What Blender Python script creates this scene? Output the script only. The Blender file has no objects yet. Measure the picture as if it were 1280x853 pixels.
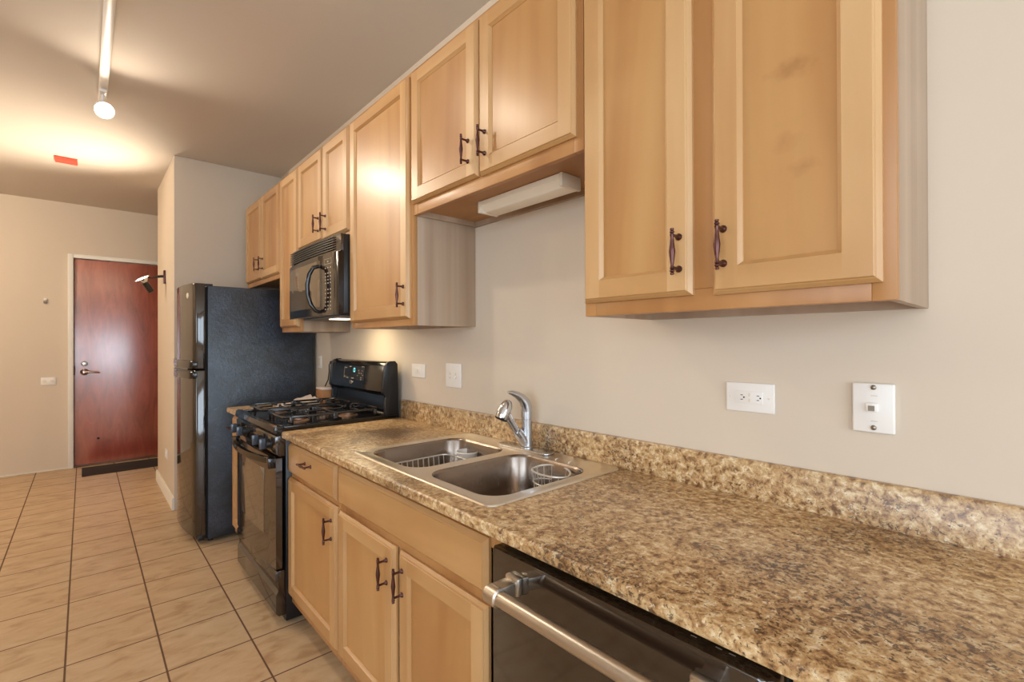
import bpy, bmesh, math, random
from mathutils import Vector, Matrix
S = bpy.context.scene
COL = S.collection
random.seed(7)
pi = math.pi

# ------------------------------------------------------------------ camera
yaw, pitch, roll, FPX = 0.731504, 0.0033800, -0.0032996, 596.325
fw = Vector((math.sin(yaw)*math.cos(pitch), math.cos(yaw)*math.cos(pitch), math.sin(pitch)))
rt = Vector((math.cos(yaw), -math.sin(yaw), 0)); up = rt.cross(fw)
rt, up = rt*math.cos(roll)+up*math.sin(roll), -rt*math.sin(roll)+up*math.cos(roll)
cd = bpy.data.cameras.new('camera'); cam = bpy.data.objects.new('camera', cd); COL.objects.link(cam)
cd.sensor_width = 36; cd.lens = FPX/1280*36; cd.clip_start = 0.02
m = Matrix.Identity(4)
for i, v in enumerate((rt, up, -fw)):
    for j in range(3): m[j][i] = v[j]
m.translation = (-1.34, 0, 1.335); cam.matrix_world = m; S.camera = cam

# ------------------------------------------------------------------ light and exposure
S.view_settings.view_transform = 'Standard'; S.view_settings.look = 'None'
S.view_settings.gamma = 1; S.view_settings.use_curve_mapping = False
S.view_settings.exposure = -0.10
W = bpy.data.worlds.new('World'); S.world = W; W.use_nodes = True
W.node_tree.nodes['Background'].inputs[0].default_value = (0.74, 0.87, 1.0, 1)
W.node_tree.nodes['Background'].inputs[1].default_value = 7.6
WARM = (1.0, 0.87, 0.70)
def lamp_light(name, kind, loc, power, color=WARM, target=None, **kw):
    d = bpy.data.lights.new(name, kind); d.energy = power; d.color = color
    for k, v in kw.items(): setattr(d, k, v)
    o = bpy.data.objects.new(name, d); COL.objects.link(o); o.location = loc
    if target is not None:
        o.rotation_euler = (Vector(target)-Vector(loc)).to_track_quat('-Z', 'Y').to_euler()
    return o
# sky portals in the back window and the added left-wall window
o = lamp_light('window_portal', 'AREA', (-2.0, -3.02, 1.45), 1, (1, 1, 1), target=(-2.0, 0, 1.45), shape='RECTANGLE', size=3.2, size_y=2.1)
o.data.cycles.is_portal = True
o = lamp_light('added_window_portal', 'AREA', (-4.42, -0.9, 1.45), 1, (1, 1, 1), target=(0, -0.9, 1.45), shape='RECTANGLE', size=3.0, size_y=2.1)
o.data.cycles.is_portal = True
P_TRACK, P_UP, P_HOOD, P_DOME = 50, 120, 2.8, 95

# ------------------------------------------------------------------ helpers
def C(r, g, b, a=1):
    f = lambda v: (v/255/12.92) if v/255 <= 0.04045 else ((v/255+0.055)/1.055)**2.4
    return (f(r), f(g), f(b), a)
class NT:
    def __init__(s, name):
        s.m = bpy.data.materials.new(name); s.m.use_nodes = True
        s.n = s.m.node_tree.nodes; s.l = s.m.node_tree.links; s.b = s.n['Principled BSDF']
    def node(s, t, **kw):
        x = s.n.new(t)
        for k, v in kw.items():
            if k.startswith('i_'): 
                key = k[2:].replace('_', ' ')
                key = int(key) if key.isdigit() else key
                if isinstance(v, bpy.types.NodeSocket): s.l.new(v, x.inputs[key])
                else: x.inputs[key].default_value = v
            else: setattr(x, k, v)
        return x
    def math(s, op, a, b=None, c=None, clamp=False):
        x = s.n.new('ShaderNodeMath'); x.operation = op; x.use_clamp = clamp
        for i, v in enumerate((a, b, c)):
            if v is None: continue
            if isinstance(v, bpy.types.NodeSocket): s.l.new(v, x.inputs[i])
            else: x.inputs[i].default_value = v
        return x.outputs[0]
    def noise(s, vec, scale, detail=3, rough=0.5, dist=0.0):
        x = s.node('ShaderNodeTexNoise', i_Scale=scale, i_Detail=detail, i_Roughness=rough, i_Distortion=dist)
        s.l.new(vec, x.inputs['Vector']); return x.outputs['Fac']
    def ramp(s, fac, stops):
        x = s.n.new('ShaderNodeValToRGB'); s.l.new(fac, x.inputs[0]); e = x.color_ramp.elements
        while len(e) < len(stops): e.new(0.5)
        for i, (p, c) in enumerate(stops): e[i].position = p; e[i].color = c if len(c) == 4 else (*c, 1)
        return x.outputs[0]
    def mix(s, fac, a, b, blend='MIX'):
        x = s.n.new('ShaderNodeMix'); x.data_type = 'RGBA'; x.blend_type = blend
        for k, v in ((0, fac), (6, a), (7, b)):
            if isinstance(v, bpy.types.NodeSocket): s.l.new(v, x.inputs[k])
            else: x.inputs[k].default_value = v
        return x.outputs[2]
    def set(s, **kw):
        for k, v in kw.items():
            key = k.replace('_', ' ')
            if isinstance(v, bpy.types.NodeSocket): s.l.new(v, s.b.inputs[key])
            else: s.b.inputs[key].default_value = v
        return s
    def bump(s, h, strength=0.2, dist=0.002):
        x = s.node('ShaderNodeBump', i_Strength=strength, i_Distance=dist); s.l.new(h, x.inputs['Height'])
        s.l.new(x.outputs[0], s.b.inputs['Normal'])
    def pos(s, scale=(1, 1, 1), rnd=True):
        tc = s.n.new('ShaderNodeTexCoord'); v = tc.outputs['Object']
        if rnd:
            oi = s.n.new('ShaderNodeObjectInfo'); k = s.math('MULTIPLY', oi.outputs['Random'], 17.3)
            a = s.n.new('ShaderNodeVectorMath'); a.operation = 'ADD'; s.l.new(v, a.inputs[0]); s.l.new(k, a.inputs[1]); v = a.outputs[0]
        mp = s.n.new('ShaderNodeVectorMath'); mp.operation = 'MULTIPLY'; s.l.new(v, mp.inputs[0]); mp.inputs[1].default_value = scale
        return mp.outputs[0]

def plain(name, col, rough=0.5, metal=0.0, spec=0.5, noise=0.04, scale=40, bump=0.0, **kw):
    t = NT(name); v = t.pos(); n = t.noise(v, scale, 3)
    c2 = tuple(max(0, x*(1-noise*4)) for x in col[:3])+(1,)
    t.set(Base_Color=t.mix(n, col, c2), Roughness=rough, Metallic=metal, Specular_IOR_Level=spec)
    if bump: t.bump(n, bump, 0.001)
    for k, val in kw.items(): t.set(**{k: val})
    return t.m

def wood(name, base, dark, light, scale=(1, 1, 1), rough=0.32, knots=()):
    """maple; grain runs along the axis with the small scale factor"""
    t = NT(name); v = t.pos(scale)
    fine = t.noise(v, 26, 6, 0.62, 0.4); broad = t.noise(v, 4.0, 3, 0.5, 0.8)
    iso = t.noise(t.pos((1, 1, 1)), 3.2, 2)
    c = t.ramp(broad, [(0.3, dark), (0.52, base), (0.72, light)])
    c = t.mix(t.math('MULTIPLY', fine, 0.34), c, dark)
    c = t.mix(t.math('MULTIPLY', t.math('SUBTRACT', iso, 0.5, clamp=True), 1.2), c, light)
    if knots:
        tc = t.n.new('ShaderNodeTexCoord').outputs['Object']
        for (kx, ky, kz, sy, sz, amt) in knots:
            s_ = t.n.new('ShaderNodeVectorMath'); s_.operation = 'SUBTRACT'; t.l.new(tc, s_.inputs[0]); s_.inputs[1].default_value = (kx, ky, kz)
            m_ = t.n.new('ShaderNodeVectorMath'); m_.operation = 'MULTIPLY'; t.l.new(s_.outputs[0], m_.inputs[0]); m_.inputs[1].default_value = (0, 1/sy, 1/sz)
            l_ = t.n.new('ShaderNodeVectorMath'); l_.operation = 'LENGTH'; t.l.new(m_.outputs[0], l_.inputs[0])
            nn = t.noise(tc, 45, 3)
            q = t.math('ADD', l_.outputs['Value'], t.math('MULTIPLY', t.math('SUBTRACT', nn, 0.5), 1.6))
            q = t.math('MULTIPLY', t.math('SUBTRACT', 1.0, q, clamp=True), amt)
            c = t.mix(q, c, C(142, 92, 50))
    t.set(Base_Color=c, Roughness=rough+.08, Specular_IOR_Level=0.4, Coat_Weight=0.3, Coat_Roughness=0.28)
    t.bump(fine, 0.05, 0.0006)
    return t.m

MB, MD, ML = C(182, 135, 81), C(160, 109, 60), C(195, 153, 99)
M = {}
M['stile'] = wood('maple_upright', C(193, 151, 101), C(173, 126, 76), C(208, 171, 124), (1, 1, 0.10))
M['rail'] = wood('maple_crosswise', C(188, 144, 92), C(167, 120, 71), C(203, 164, 115), (1, 0.10, 1))
M['panel'] = wood('maple_panel', MB, MD, ML, (1, 1, 0.13))
M['frame'] = wood('maple_frame', C(177, 126, 74), C(154, 102, 55), C(188, 140, 88), (1, 1, 0.12), 0.4)  # darker orange tone puts shadow around the doors into the frame colour
M['laminate'] = wood('woodgrain_laminate', C(176, 152, 128), C(150, 124, 102), C(190, 168, 146), (2.2, 1, 0.05), 0.5)
M['under'] = wood('maple_underside', C(177, 126, 74), C(153, 104, 57), C(191, 141, 88), (1, 0.12, 1), 0.5)
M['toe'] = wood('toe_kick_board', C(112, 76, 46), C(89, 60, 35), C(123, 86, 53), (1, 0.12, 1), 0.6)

def paint(name, col, rough=0.75):
    t = NT(name); v = t.pos(rnd=False); n = t.noise(v, 160, 3); n2 = t.noise(v, 1.3, 2)
    t.set(Base_Color=t.mix(t.math('MULTIPLY', n2, 0.12), col, tuple(x*0.8 for x in col[:3])+(1,)), Roughness=rough, Specular_IOR_Level=0.3)
    t.bump(n, 0.10, 0.001); return t.m
M['wall'] = paint('wall_paint', C(212, 196, 176)); M['ceiling'] = paint('ceiling_paint', C(212, 200, 186), 0.85)
M['trimwhite'] = plain('white_trim_paint', C(232, 226, 214), 0.4, noise=0.01)

def tile():
    t = NT('beige_floor_tile'); tc = t.n.new('ShaderNodeTexCoord'); sp = t.n.new('ShaderNodeSeparateXYZ'); t.l.new(tc.outputs['Object'], sp.inputs[0])
    gx = t.math('DIVIDE', t.math('ADD', sp.outputs[0], 1.398), 0.3107); gy = t.math('DIVIDE', t.math('SUBTRACT', sp.outputs[1], 2.711), 0.3225)
    fx = t.math('SUBTRACT', t.math('FRACT', t.math('ADD', gx, 0.5)), 0.5); fy = t.math('SUBTRACT', t.math('FRACT', t.math('ADD', gy, 0.5)), 0.5)
    ax = t.math('ABSOLUTE', fx); ay = t.math('ABSOLUTE', fy)
    d = t.math('MINIMUM', ax, ay)
    grout = t.math('SUBTRACT', 1.0, t.math('MULTIPLY', t.math('SUBTRACT', d, 0.0085), 180, clamp=True), clamp=True)
    cell = t.n.new('ShaderNodeCombineXYZ'); t.l.new(t.math('FLOOR', gx), cell.inputs[0]); t.l.new(t.math('FLOOR', gy), cell.inputs[1])
    wn = t.n.new('ShaderNodeTexWhiteNoise'); wn.noise_dimensions = '3D'; t.l.new(cell.outputs[0], wn.inputs['Vector'])
    off = t.n.new('ShaderNodeVectorMath'); off.operation = 'MULTIPLY_ADD'; t.l.new(wn.outputs['Color'], off.inputs[0]); off.inputs[1].default_value = (9, 9, 9); t.l.new(tc.outputs['Object'], off.inputs[2])
    mp = t.n.new('ShaderNodeVectorMath'); mp.operation = 'MULTIPLY'; t.l.new(off.outputs[0], mp.inputs[0]); mp.inputs[1].default_value = (0.75, 1.5, 1)
    n1 = t.noise(mp.outputs[0], 9, 5, 0.6, 0.6); n2 = t.noise(mp.outputs[0], 45, 4)
    c = t.ramp(n1, [(0.30, C(164, 132, 98)), (0.46, C(190, 162, 127)), (0.70, C(204, 180, 148))])
    c = t.mix(t.math('MULTIPLY', n2, 0.15), c, C(170, 130, 92))
    c = t.mix(t.math('MULTIPLY', wn.outputs['Value'], 0.15), c, C(190, 155, 115))
    c = t.mix(grout, c, C(98, 70, 50))
    t.set(Base_Color=c, Roughness=t.math('ADD', 0.38, t.math('MULTIPLY', grout, 0.4)), Specular_IOR_Level=0.4)
    h = t.math('SUBTRACT', t.math('MULTIPLY', n1, 0.25), grout); t.bump(h, 0.35, 0.002)
    return t.m
M['tile'] = tile()

def granite():
    t = NT('speckled_tan_granite'); v = t.pos((1, 0.92, 1), rnd=False)
    a = t.noise(v, 62, 5, 0.62, 0.4); b = t.noise(v, 105, 5, 0.68, 0.7); big = t.noise(v, 3.4, 3, 0.55, 0.5)
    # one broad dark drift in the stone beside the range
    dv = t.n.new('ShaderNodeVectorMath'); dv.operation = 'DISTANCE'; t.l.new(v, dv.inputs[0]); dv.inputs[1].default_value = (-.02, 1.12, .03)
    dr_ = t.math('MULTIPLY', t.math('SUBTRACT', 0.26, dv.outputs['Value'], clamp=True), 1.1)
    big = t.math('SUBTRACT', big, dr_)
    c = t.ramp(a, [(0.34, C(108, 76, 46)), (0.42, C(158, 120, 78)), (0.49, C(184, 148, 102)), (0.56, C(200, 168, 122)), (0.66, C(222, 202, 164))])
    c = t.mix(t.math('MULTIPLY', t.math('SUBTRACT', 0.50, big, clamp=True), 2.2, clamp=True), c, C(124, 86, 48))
    w = t.noise(v, 70, 4, 0.6, 0.8)
    c = t.mix(t.math('MULTIPLY', t.math('MULTIPLY', t.math('SUBTRACT', w, 0.62), 20, clamp=True), 0.6), c, C(230, 216, 188))
    th = t.math('ADD', t.math('MULTIPLY', t.math('SUBTRACT', 0.5, big), 0.62), t.math('SUBTRACT', b, 0.580))
    c = t.mix(t.math('MULTIPLY', t.math('MULTIPLY', th, 14, clamp=True), 0.85), c, C(66, 44, 28))
    b2 = t.noise(v, 200, 4, 0.6, 0.4)
    c = t.mix(t.math('MULTIPLY', t.math('MULTIPLY', t.math('SUBTRACT', b2, 0.60), 16, clamp=True), 0.75), c, C(74, 54, 40))
    t.set(Base_Color=c, Roughness=0.36, Specular_IOR_Level=0.5, Coat_Weight=0.35, Coat_Roughness=0.30)
    return t.m
M['granite'] = granite()

def brushed(name, col, rough, stretch=(1, 30, 30)):
    t = NT(name); n = t.noise(t.pos(stretch, rnd=False), 30, 4)
    t.set(Base_Color=col, Metallic=1.0, Roughness=t.math('ADD', rough, t.math('MULTIPLY', n, 0.05))); return t.m
M['steel'] = plain('brushed_tap_metal', C(196, 196, 198), 0.24, 1.0, noise=0.0)
M['steelrim'] = brushed('satin_sink_rim_steel', C(226, 218, 206), 0.26, (14, 1, 1))
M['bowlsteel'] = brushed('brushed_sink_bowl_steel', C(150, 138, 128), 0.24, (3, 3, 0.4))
M['chrome'] = plain('polished_chrome', C(215, 218, 222), 0.1, 1.0, noise=0.01)
M['wire'] = plain('bright_chromed_wire', C(235, 232, 226), 0.3, 0.7, noise=0.0)
M['nickel'] = plain('satin_nickel', C(206, 198, 186), 0.25, 1.0, noise=0.01)
M['satin'] = plain('satin_brushed_metal', C(206, 196, 182), 0.34, 1.0, noise=0.02)
M['bronze'] = plain('oil_rubbed_bronze', C(98, 66, 62), 0.3, 0.9, noise=0.05)
M['black'] = plain('gloss_black_enamel', C(14, 13, 14), 0.12, noise=0.0, spec=0.6)
M['blacksoft'] = plain('satin_black_plastic', C(20, 20, 22), 0.33, noise=0.0, spec=0.5)
M['dark'] = plain('dark_void', C(8, 7, 7), 0.8, noise=0.0)
M['glass'] = plain('bronze_tinted_mirror_glass', C(108, 92, 72), 0.06, 0.25, noise=0.0, spec=0.9)
M['bronzegloss'] = plain('brown_black_gloss_door', C(36, 24, 16), 0.08, noise=0.0, spec=0.9, IOR=1.58)
M['iron'] = plain('enamelled_grate_iron', C(30, 29, 30), 0.16, noise=0.1, spec=0.9, bump=0.05)
M['burner'] = plain('burner_alloy', C(150, 120, 100), 0.4, 0.8)
M['white'] = plain('white_plastic', C(236, 230, 222), 0.35, noise=0.005)
M['offwhite'] = plain('ivory_plastic', C(226, 212, 190), 0.4, noise=0.005)
M['screw'] = plain('dull_screw_metal', C(150, 140, 125), 0.35, 0.9)
M['grey'] = plain('grey_plastic', C(120, 116, 112), 0.45)
M['grip'] = plain('grey_knob_grip', C(74, 79, 88), 0.2, 0.3, noise=0.0)
M['paper'] = plain('crumpled_paper', C(206, 190, 182), 0.8, bump=0.3)
M['cardboard'] = plain('brown_kraft_board', C(160, 112, 72), 0.75)
M['mat'] = plain('dark_brown_mat_weave', C(52, 40, 36), 0.95, scale=300, noise=0.15, bump=0.5)
M['red'] = plain('red_plastic', C(226, 84, 62), 0.4, noise=0.01)
def fridge_side():  # bluish-grey sheen is painted into the base colour as noise mottling
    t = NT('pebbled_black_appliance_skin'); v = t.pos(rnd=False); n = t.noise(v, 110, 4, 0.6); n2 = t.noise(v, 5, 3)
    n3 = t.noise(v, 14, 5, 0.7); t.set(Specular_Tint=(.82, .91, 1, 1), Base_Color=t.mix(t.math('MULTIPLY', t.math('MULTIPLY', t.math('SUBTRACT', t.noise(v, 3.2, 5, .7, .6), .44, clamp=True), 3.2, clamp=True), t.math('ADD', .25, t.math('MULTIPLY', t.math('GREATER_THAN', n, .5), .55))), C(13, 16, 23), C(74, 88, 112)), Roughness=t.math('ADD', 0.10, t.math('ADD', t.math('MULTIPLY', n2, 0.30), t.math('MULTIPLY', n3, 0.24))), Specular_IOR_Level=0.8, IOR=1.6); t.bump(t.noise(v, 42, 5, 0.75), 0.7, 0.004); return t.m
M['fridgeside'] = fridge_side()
def door_mat():
    t = NT('red_stained_door_veneer'); v = t.pos((1, 1, 0.22)); n = t.noise(v, 11, 6, 0.6, 1.2); n2 = t.noise(t.pos(), 2.6, 3)
    c = t.ramp(n, [(0.3, C(128, 48, 32)), (0.55, C(164, 70, 48)), (0.75, C(182, 90, 66))]); c = t.mix(t.math('MULTIPLY', n2, 0.4), c, C(130, 48, 34))
    t.set(Base_Color=c, Roughness=0.3, Specular_IOR_Level=0.6, Coat_Weight=1.0, Coat_Roughness=0.27, Coat_IOR=2.4); return t.m
M['reddoor'] = door_mat()
def emis(name, col, s):
    t = NT(name); t.set(Base_Color=col, Emission_Color=col, Emission_Strength=s, Roughness=0.4); return t.m
M['bulb'] = emis('lit_lamp_face', (1.0, 0.93, 0.82, 1), 14.0)
M['hoodlens'] = emis('lit_hood_lamp_lens', (1.0, 0.88, 0.66, 1), 3.0)
M['digits'] = emis('cyan_clock_digits', C(120, 225, 235), 1.6)
M['legend'] = plain('pale_printed_legend', C(166, 154, 140), 0.5, noise=0.0)
t = NT('frosted_diffuser'); t.set(Base_Color=C(236, 224, 204), Roughness=0.4, Specular_IOR_Level=0.4); M['diffuser'] = t.m
t = NT('window_pane_glass'); g = t.n.new('ShaderNodeBsdfTransparent'); g2 = t.n.new('ShaderNodeBsdfGlossy'); g2.inputs['Roughness'].default_value = 0.02
mx = t.n.new('ShaderNodeMixShader'); mx.inputs[0].default_value = 0.06; t.l.new(g.outputs[0], mx.inputs[1]); t.l.new(g2.outputs[0], mx.inputs[2])
t.l.new(mx.outputs[0], t.n['Material Output'].inputs[0]); M['pane'] = t.m

class G:
    def __init__(s): s.bm = bmesh.new(); s.mi = 0
    def _fin(s, faces):
        for f in faces: f.material_index = s.mi
    def box(s, x0, x1, y0, y1, z0, z1, b=0, seg=2):
        x0, x1 = min(x0, x1), max(x0, x1); y0, y1 = min(y0, y1), max(y0, y1); z0, z1 = min(z0, z1), max(z0, z1)
        r = bmesh.ops.create_cube(s.bm, size=1)
        for v in r['verts']:
            v.co = Vector(((x0+x1)/2+v.co.x*(x1-x0), (y0+y1)/2+v.co.y*(y1-y0), (z0+z1)/2+v.co.z*(z1-z0)))
        fs = set(f for v in r['verts'] for f in v.link_faces)
        s._fin(fs)
        if b:
            es = set(e for v in r['verts'] for e in v.link_edges)
            q = bmesh.ops.bevel(s.bm, geom=list(es), offset=b, segments=seg, profile=0.5, affect='EDGES', clamp_overlap=True)
            s._fin(q['faces'])
        return s
    def lathe(s, p, d, prof, n=24, cap=True):
        p = Vector(p); d = Vector(d).normalized(); a = d.orthogonal().normalized(); b = d.cross(a)
        rings = []
        for (t, r) in prof:
            rings.append([s.bm.verts.new(p+d*t+(a*math.cos(2*pi*k/n)+b*math.sin(2*pi*k/n))*max(r, 1e-5)) for k in range(n)])
        fs = []
        for A, B in zip(rings, rings[1:]):
            for k in range(n): fs.append(s.bm.faces.new((A[k], A[(k+1) % n], B[(k+1) % n], B[k])))
        if cap: fs.append(s.bm.faces.new(rings[0][::-1])); fs.append(s.bm.faces.new(rings[-1]))
        s._fin(fs); return s
    def tube(s, pts, r, n=10, closed=False):
        pts = [Vector(p) for p in pts]; N = len(pts); rs = r if isinstance(r, (list, tuple)) else [r]*N
        rings = []; prev = None
        for i in range(N):
            if closed: t = (pts[(i+1) % N]-pts[i-1])
            else: t = pts[min(i+1, N-1)]-pts[max(i-1, 0)]
            t.normalize()
            if prev is None: a = t.orthogonal().normalized()
            else: a = (prev-t*prev.dot(t)).normalized()
            prev = a; b = t.cross(a)
            rings.append([s.bm.verts.new(pts[i]+(a*math.cos(2*pi*k/n)+b*math.sin(2*pi*k/n))*rs[i]) for k in range(n)])
        fs = []
        pairs = list(zip(rings, rings[1:]))+([(rings[-1], rings[0])] if closed else [])
        for A, B in pairs:
            for k in range(n): fs.append(s.bm.faces.new((A[k], A[(k+1) % n], B[(k+1) % n], B[k])))
        if not closed: fs.append(s.bm.faces.new(rings[0][::-1])); fs.append(s.bm.faces.new(rings[-1]))
        s._fin(fs); return s
    def prism(s, pts, axis, a0, a1, b=0):
        def P(u, v, w):
            return {'y': (u, w, v), 'z': (u, v, w), 'x': (w, u, v)}[axis]
        A = [s.bm.verts.new(P(u, v, a0)) for u, v in pts]; B = [s.bm.verts.new(P(u, v, a1)) for u, v in pts]
        n = len(pts); fs = [s.bm.faces.new(A), s.bm.faces.new(B[::-1])]
        for k in range(n): fs.append(s.bm.faces.new((A[k], B[k], B[(k+1) % n], A[(k+1) % n])))
        s._fin(fs)
        if b:
            es = [e for e in set(e for f in fs[:2] for e in f.edges)]
            q = bmesh.ops.bevel(s.bm, geom=es, offset=b, segments=2, profile=0.5, affect='EDGES', clamp_overlap=True); s._fin(q['faces'])
        return s
    def quad(s, *p):
        s._fin([s.bm.faces.new([s.bm.verts.new(q) for q in p])]); return s

def setp(o, label=None, cat=None, group=None, kind=None):
    if label: o['label'] = label
    if cat: o['category'] = cat
    if group: o['group'] = group
    if kind: o['kind'] = kind
    return o
def wloc(o):
    v = Vector((0, 0, 0))
    while o is not None: v += o.location; o = o.parent
    return v
def obj(name, g, mats, parent=None, label=None, cat=None, group=None, kind=None, smooth=35, base=None, loose=True):
    if not isinstance(mats, (list, tuple)): mats = [mats]
    bmesh.ops.recalc_face_normals(g.bm, faces=g.bm.faces)
    me = bpy.data.meshes.new(name)
    org = wloc(parent) if parent is not None else Vector(base or (0, 0, 0))
    for v in g.bm.verts: v.co -= org
    g.bm.to_mesh(me); g.bm.free()
    for k in mats: me.materials.append(M[k])
    if smooth:
        for p in me.polygons: p.use_smooth = True
        me.set_sharp_from_angle(angle=math.radians(smooth))
    o = bpy.data.objects.new(name, me); COL.objects.link(o)
    if parent is not None: o.parent = parent
    else: o.location = org
    setp(o, label, cat, group, kind); return o
def thing(name, loc, label, cat, group=None):
    o = bpy.data.objects.new(name, None); COL.objects.link(o); o.location = loc; o.empty_display_size = 0.05
    return setp(o, label, cat, group)
def struct(name, g, mats, parent=None): return obj(name, g, mats, parent, kind=None if parent else 'structure')

# ------------------------------------------------------------------ room shell
CZ = 2.852
struct('floor', G().box(-4.5, 1.6, -3.1, 7.1, -0.1, 0), 'tile')
struct('ceiling', G().box(-4.5, 1.6, -3.1, 7.1, CZ, CZ+0.1), 'ceiling')
struct('wall_right', G().box(0, 0.12, -3.1, 4.66, 0, CZ), 'wall')
struct('wall_partition', G().box(-0.80, 1.6, 4.66, 5.8, 0, CZ, 0.003), 'wall')
struct('wall_hall', G().box(1.5, 1.6, 5.8, 7.0, 0, CZ), 'wall')
DX0, DX1, DZ = -1.422, -0.51, 2.262       # entry door leaf
g = G(); g.box(-4.5, DX0-0.002, 7.0, 7.1, 0, CZ); g.box(DX1+0.002, 1.6, 7.0, 7.1, 0, CZ); g.box(DX0-0.002, DX1+0.002, 7.0, 7.1, DZ+0.004, CZ)
struct('wall_far', g, 'wall')
def holed(axis, pos, t, a0, a1, h0, h1, z0, z1):
    g = G()
    def bx(u0, u1, w0, w1):
        if axis == 'y': g.box(u0, u1, pos, pos+t, w0, w1)
        else: g.box(pos, pos+t, u0, u1, w0, w1)
    bx(a0, h0, 0, CZ); bx(h1, a1, 0, CZ); bx(h0, h1, 0, z0); bx(h0, h1, z1, CZ); return g
struct('wall_back', holed('y', -3.1, 0.1, -4.5, 0, -3.6, -0.4, 0.4, 2.5), 'wall')
struct('wall_left', holed('x', -4.5, 0.1, -3.0, 7.0, -2.4, 0.6, 0.4, 2.5), 'wall')
def window(name, axis, pos, a0, a1, z0, z1):
    g = G()
    def bx(gg, u0, u1, w0, w1, d0, d1):
        if axis == 'y': gg.box(u0, u1, d0, d1, w0, w1, 0.004)
        else: gg.box(d0, d1, u0, u1, w0, w1, 0.004)
    d0, d1 = pos+0.02, pos+0.07; w = 0.06
    bx(g, a0, a0+w, z0, z1, d0, d1); bx(g, a1-w, a1, z0, z1, d0, d1); bx(g, a0, a1, z0, z0+w, d0, d1); bx(g, a0, a1, z1-w, z1, d0, d1)
    mid = (a0+a1)/2; bx(g, mid-0.03, mid+0.03, z0, z1, d0, d1)
    fr = struct(name, g, 'trimwhite')
    p = G(); bx(p, a0+w, a1-w, z0+w, z1-w, pos+0.04, pos+0.046)
    obj('pane', p, 'pane', fr)
window('window_1', 'y', -3.1, -3.6, -0.4, 0.4, 2.5); window('window_added', 'x', -4.5, -2.4, 0.6, 0.4, 2.5)  # the left-wall window is unseen, added to light the cabinet fronts softly
g = G(); g.prism([(-0.80, 0), (-0.815, 0), (-0.815, 0.085), (-0.809, 0.10), (-0.80, 0.10)], 'y', 4.66, 5.8)
g.box(-0.815, -0.79, 5.8, 5.815, 0, 0.10); struct('baseboard_partition', g, 'trimwhite')
g = G(); g.box(-4.5, DX0-0.046, 6.988, 7.0, 0, 0.012, 0.003); struct('baseboard_far', g, 'trimwhite')
# entry door
g = G(); g.box(DX0-0.045, DX0, 6.965, 7.06, 0, DZ+0.045, 0.005); g.box(DX1, DX1+0.045, 6.965, 7.06, 0, DZ+0.045, 0.005); g.box(DX0, DX1, 6.965, 7.06, DZ+0.003, DZ+0.045, 0.005)
g.box(DX0, DX0+.03, 7.047, 7.09, 0, DZ+.003); g.box(DX1-.03, DX1, 7.047, 7.09, 0, DZ+.003); g.box(DX0, DX1, 7.047, 7.09, DZ-.03, DZ+.003)
struct('trim_1', g, 'trimwhite')
dr = struct('door_1', G().box(DX0+0.004, DX1-0.004, 7.0, 7.045, 0.02, DZ-0.003, 0.003), 'reddoor')
g = G(); hx, hz = -1.335, 1.03
g.lathe((hx, 7.0, hz), (0, -1, 0), [(0, .036), (.008, .036), (.014, .028), (.05, .012), (.055, .012)], 24)
g.tube([(hx, 6.95, hz), (hx+.03, 6.945, hz+.002), (hx+.08, 6.947, hz-.004), (hx+.125, 6.955, hz-.012)], [.013, .012, .010, .008], 12)
obj('lever_handle', g, 'nickel', dr, label='satin nickel lever handle')
g = G(); g.lathe((hx, 7.0, hz+0.09), (0, -1, 0), [(0, .028), (.01, .027), (.018, .018), (.02, 0)], 24); obj('deadbolt', g, 'nickel', dr)
g = G(); g.lathe((-1.22, 7.0, 0.29), (0, -1, 0), [(0, .012), (.006, .011), (.012, .006)], 12); obj('door_stop_stud', g, 'dark', dr)
g = G(); g.box(DX0, DX1, 6.975, 7.05, 0, 0.018, 0.004); struct('trim_2', g, 'toe')
g = G(); g.lathe((DX0+.001, 6.985, 1.0), (0, 0, 1), [(0, .008), (.10, .008)], 12); obj('hinge', g, 'bronze', dr)
g = G(); g.box(-1.355, -0.56, 6.45, 6.88, 0.0, 0.009, 0.003)
obj('doormat', g, 'mat', label='dark brown rectangular mat on the tiles in front of the red entry door', cat='mat')

# ------------------------------------------------------------------ cabinet parts
def handle_mesh():
    g = G()   # pull standing vertical, door surface at x=0, knob side -x
    L = 0.052
    g.lathe((-0.030, 0, -L), (0, 0, 1), [(0, .002), (.001, .0042), (.004, .0044), (.006, .003), (.008, .0052), (.010, .0052), (.012, .0032), (.014, .005), (.016, .0045),
            (.022, .0036), (.036, .0052), (.052, .0072), (.068, .0052), (.082, .0036), (.088, .0045), (.090, .005), (.092, .0032), (.094, .0052), (.096, .0052), (.098, .003), (.100, .0044), (.103, .0042), (.104, .002)], 14)
    for s in (-1, 1):
        g.lathe((0, 0, s*0.036), (-1, 0, 0), [(0, .0078), (.003, .0078), (.006, .0045), (.012, .0036), (.024, .0036), (.030, .0042)], 12)
    bmesh.ops.recalc_face_normals(g.bm, faces=g.bm.faces)
    me = bpy.data.meshes.new('pull_handle'); g.bm.to_mesh(me); g.bm.free(); me.materials.append(M['bronze'])
    for p in me.polygons: p.use_smooth = True
    me.set_sharp_from_angle(angle=math.radians(50)); return me
HM = handle_mesh()
def handle(parent, x, y, z, horiz=False):
    o = bpy.data.objects.new('pull_handle', HM); COL.objects.link(o); o.parent = parent
    o.location = Vector((x, y, z))-wloc(parent)
    if horiz: o.rotation_euler = (pi/2, 0, 0)
    o['label'] = 'dark bronze bow pull'
    return o
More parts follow.
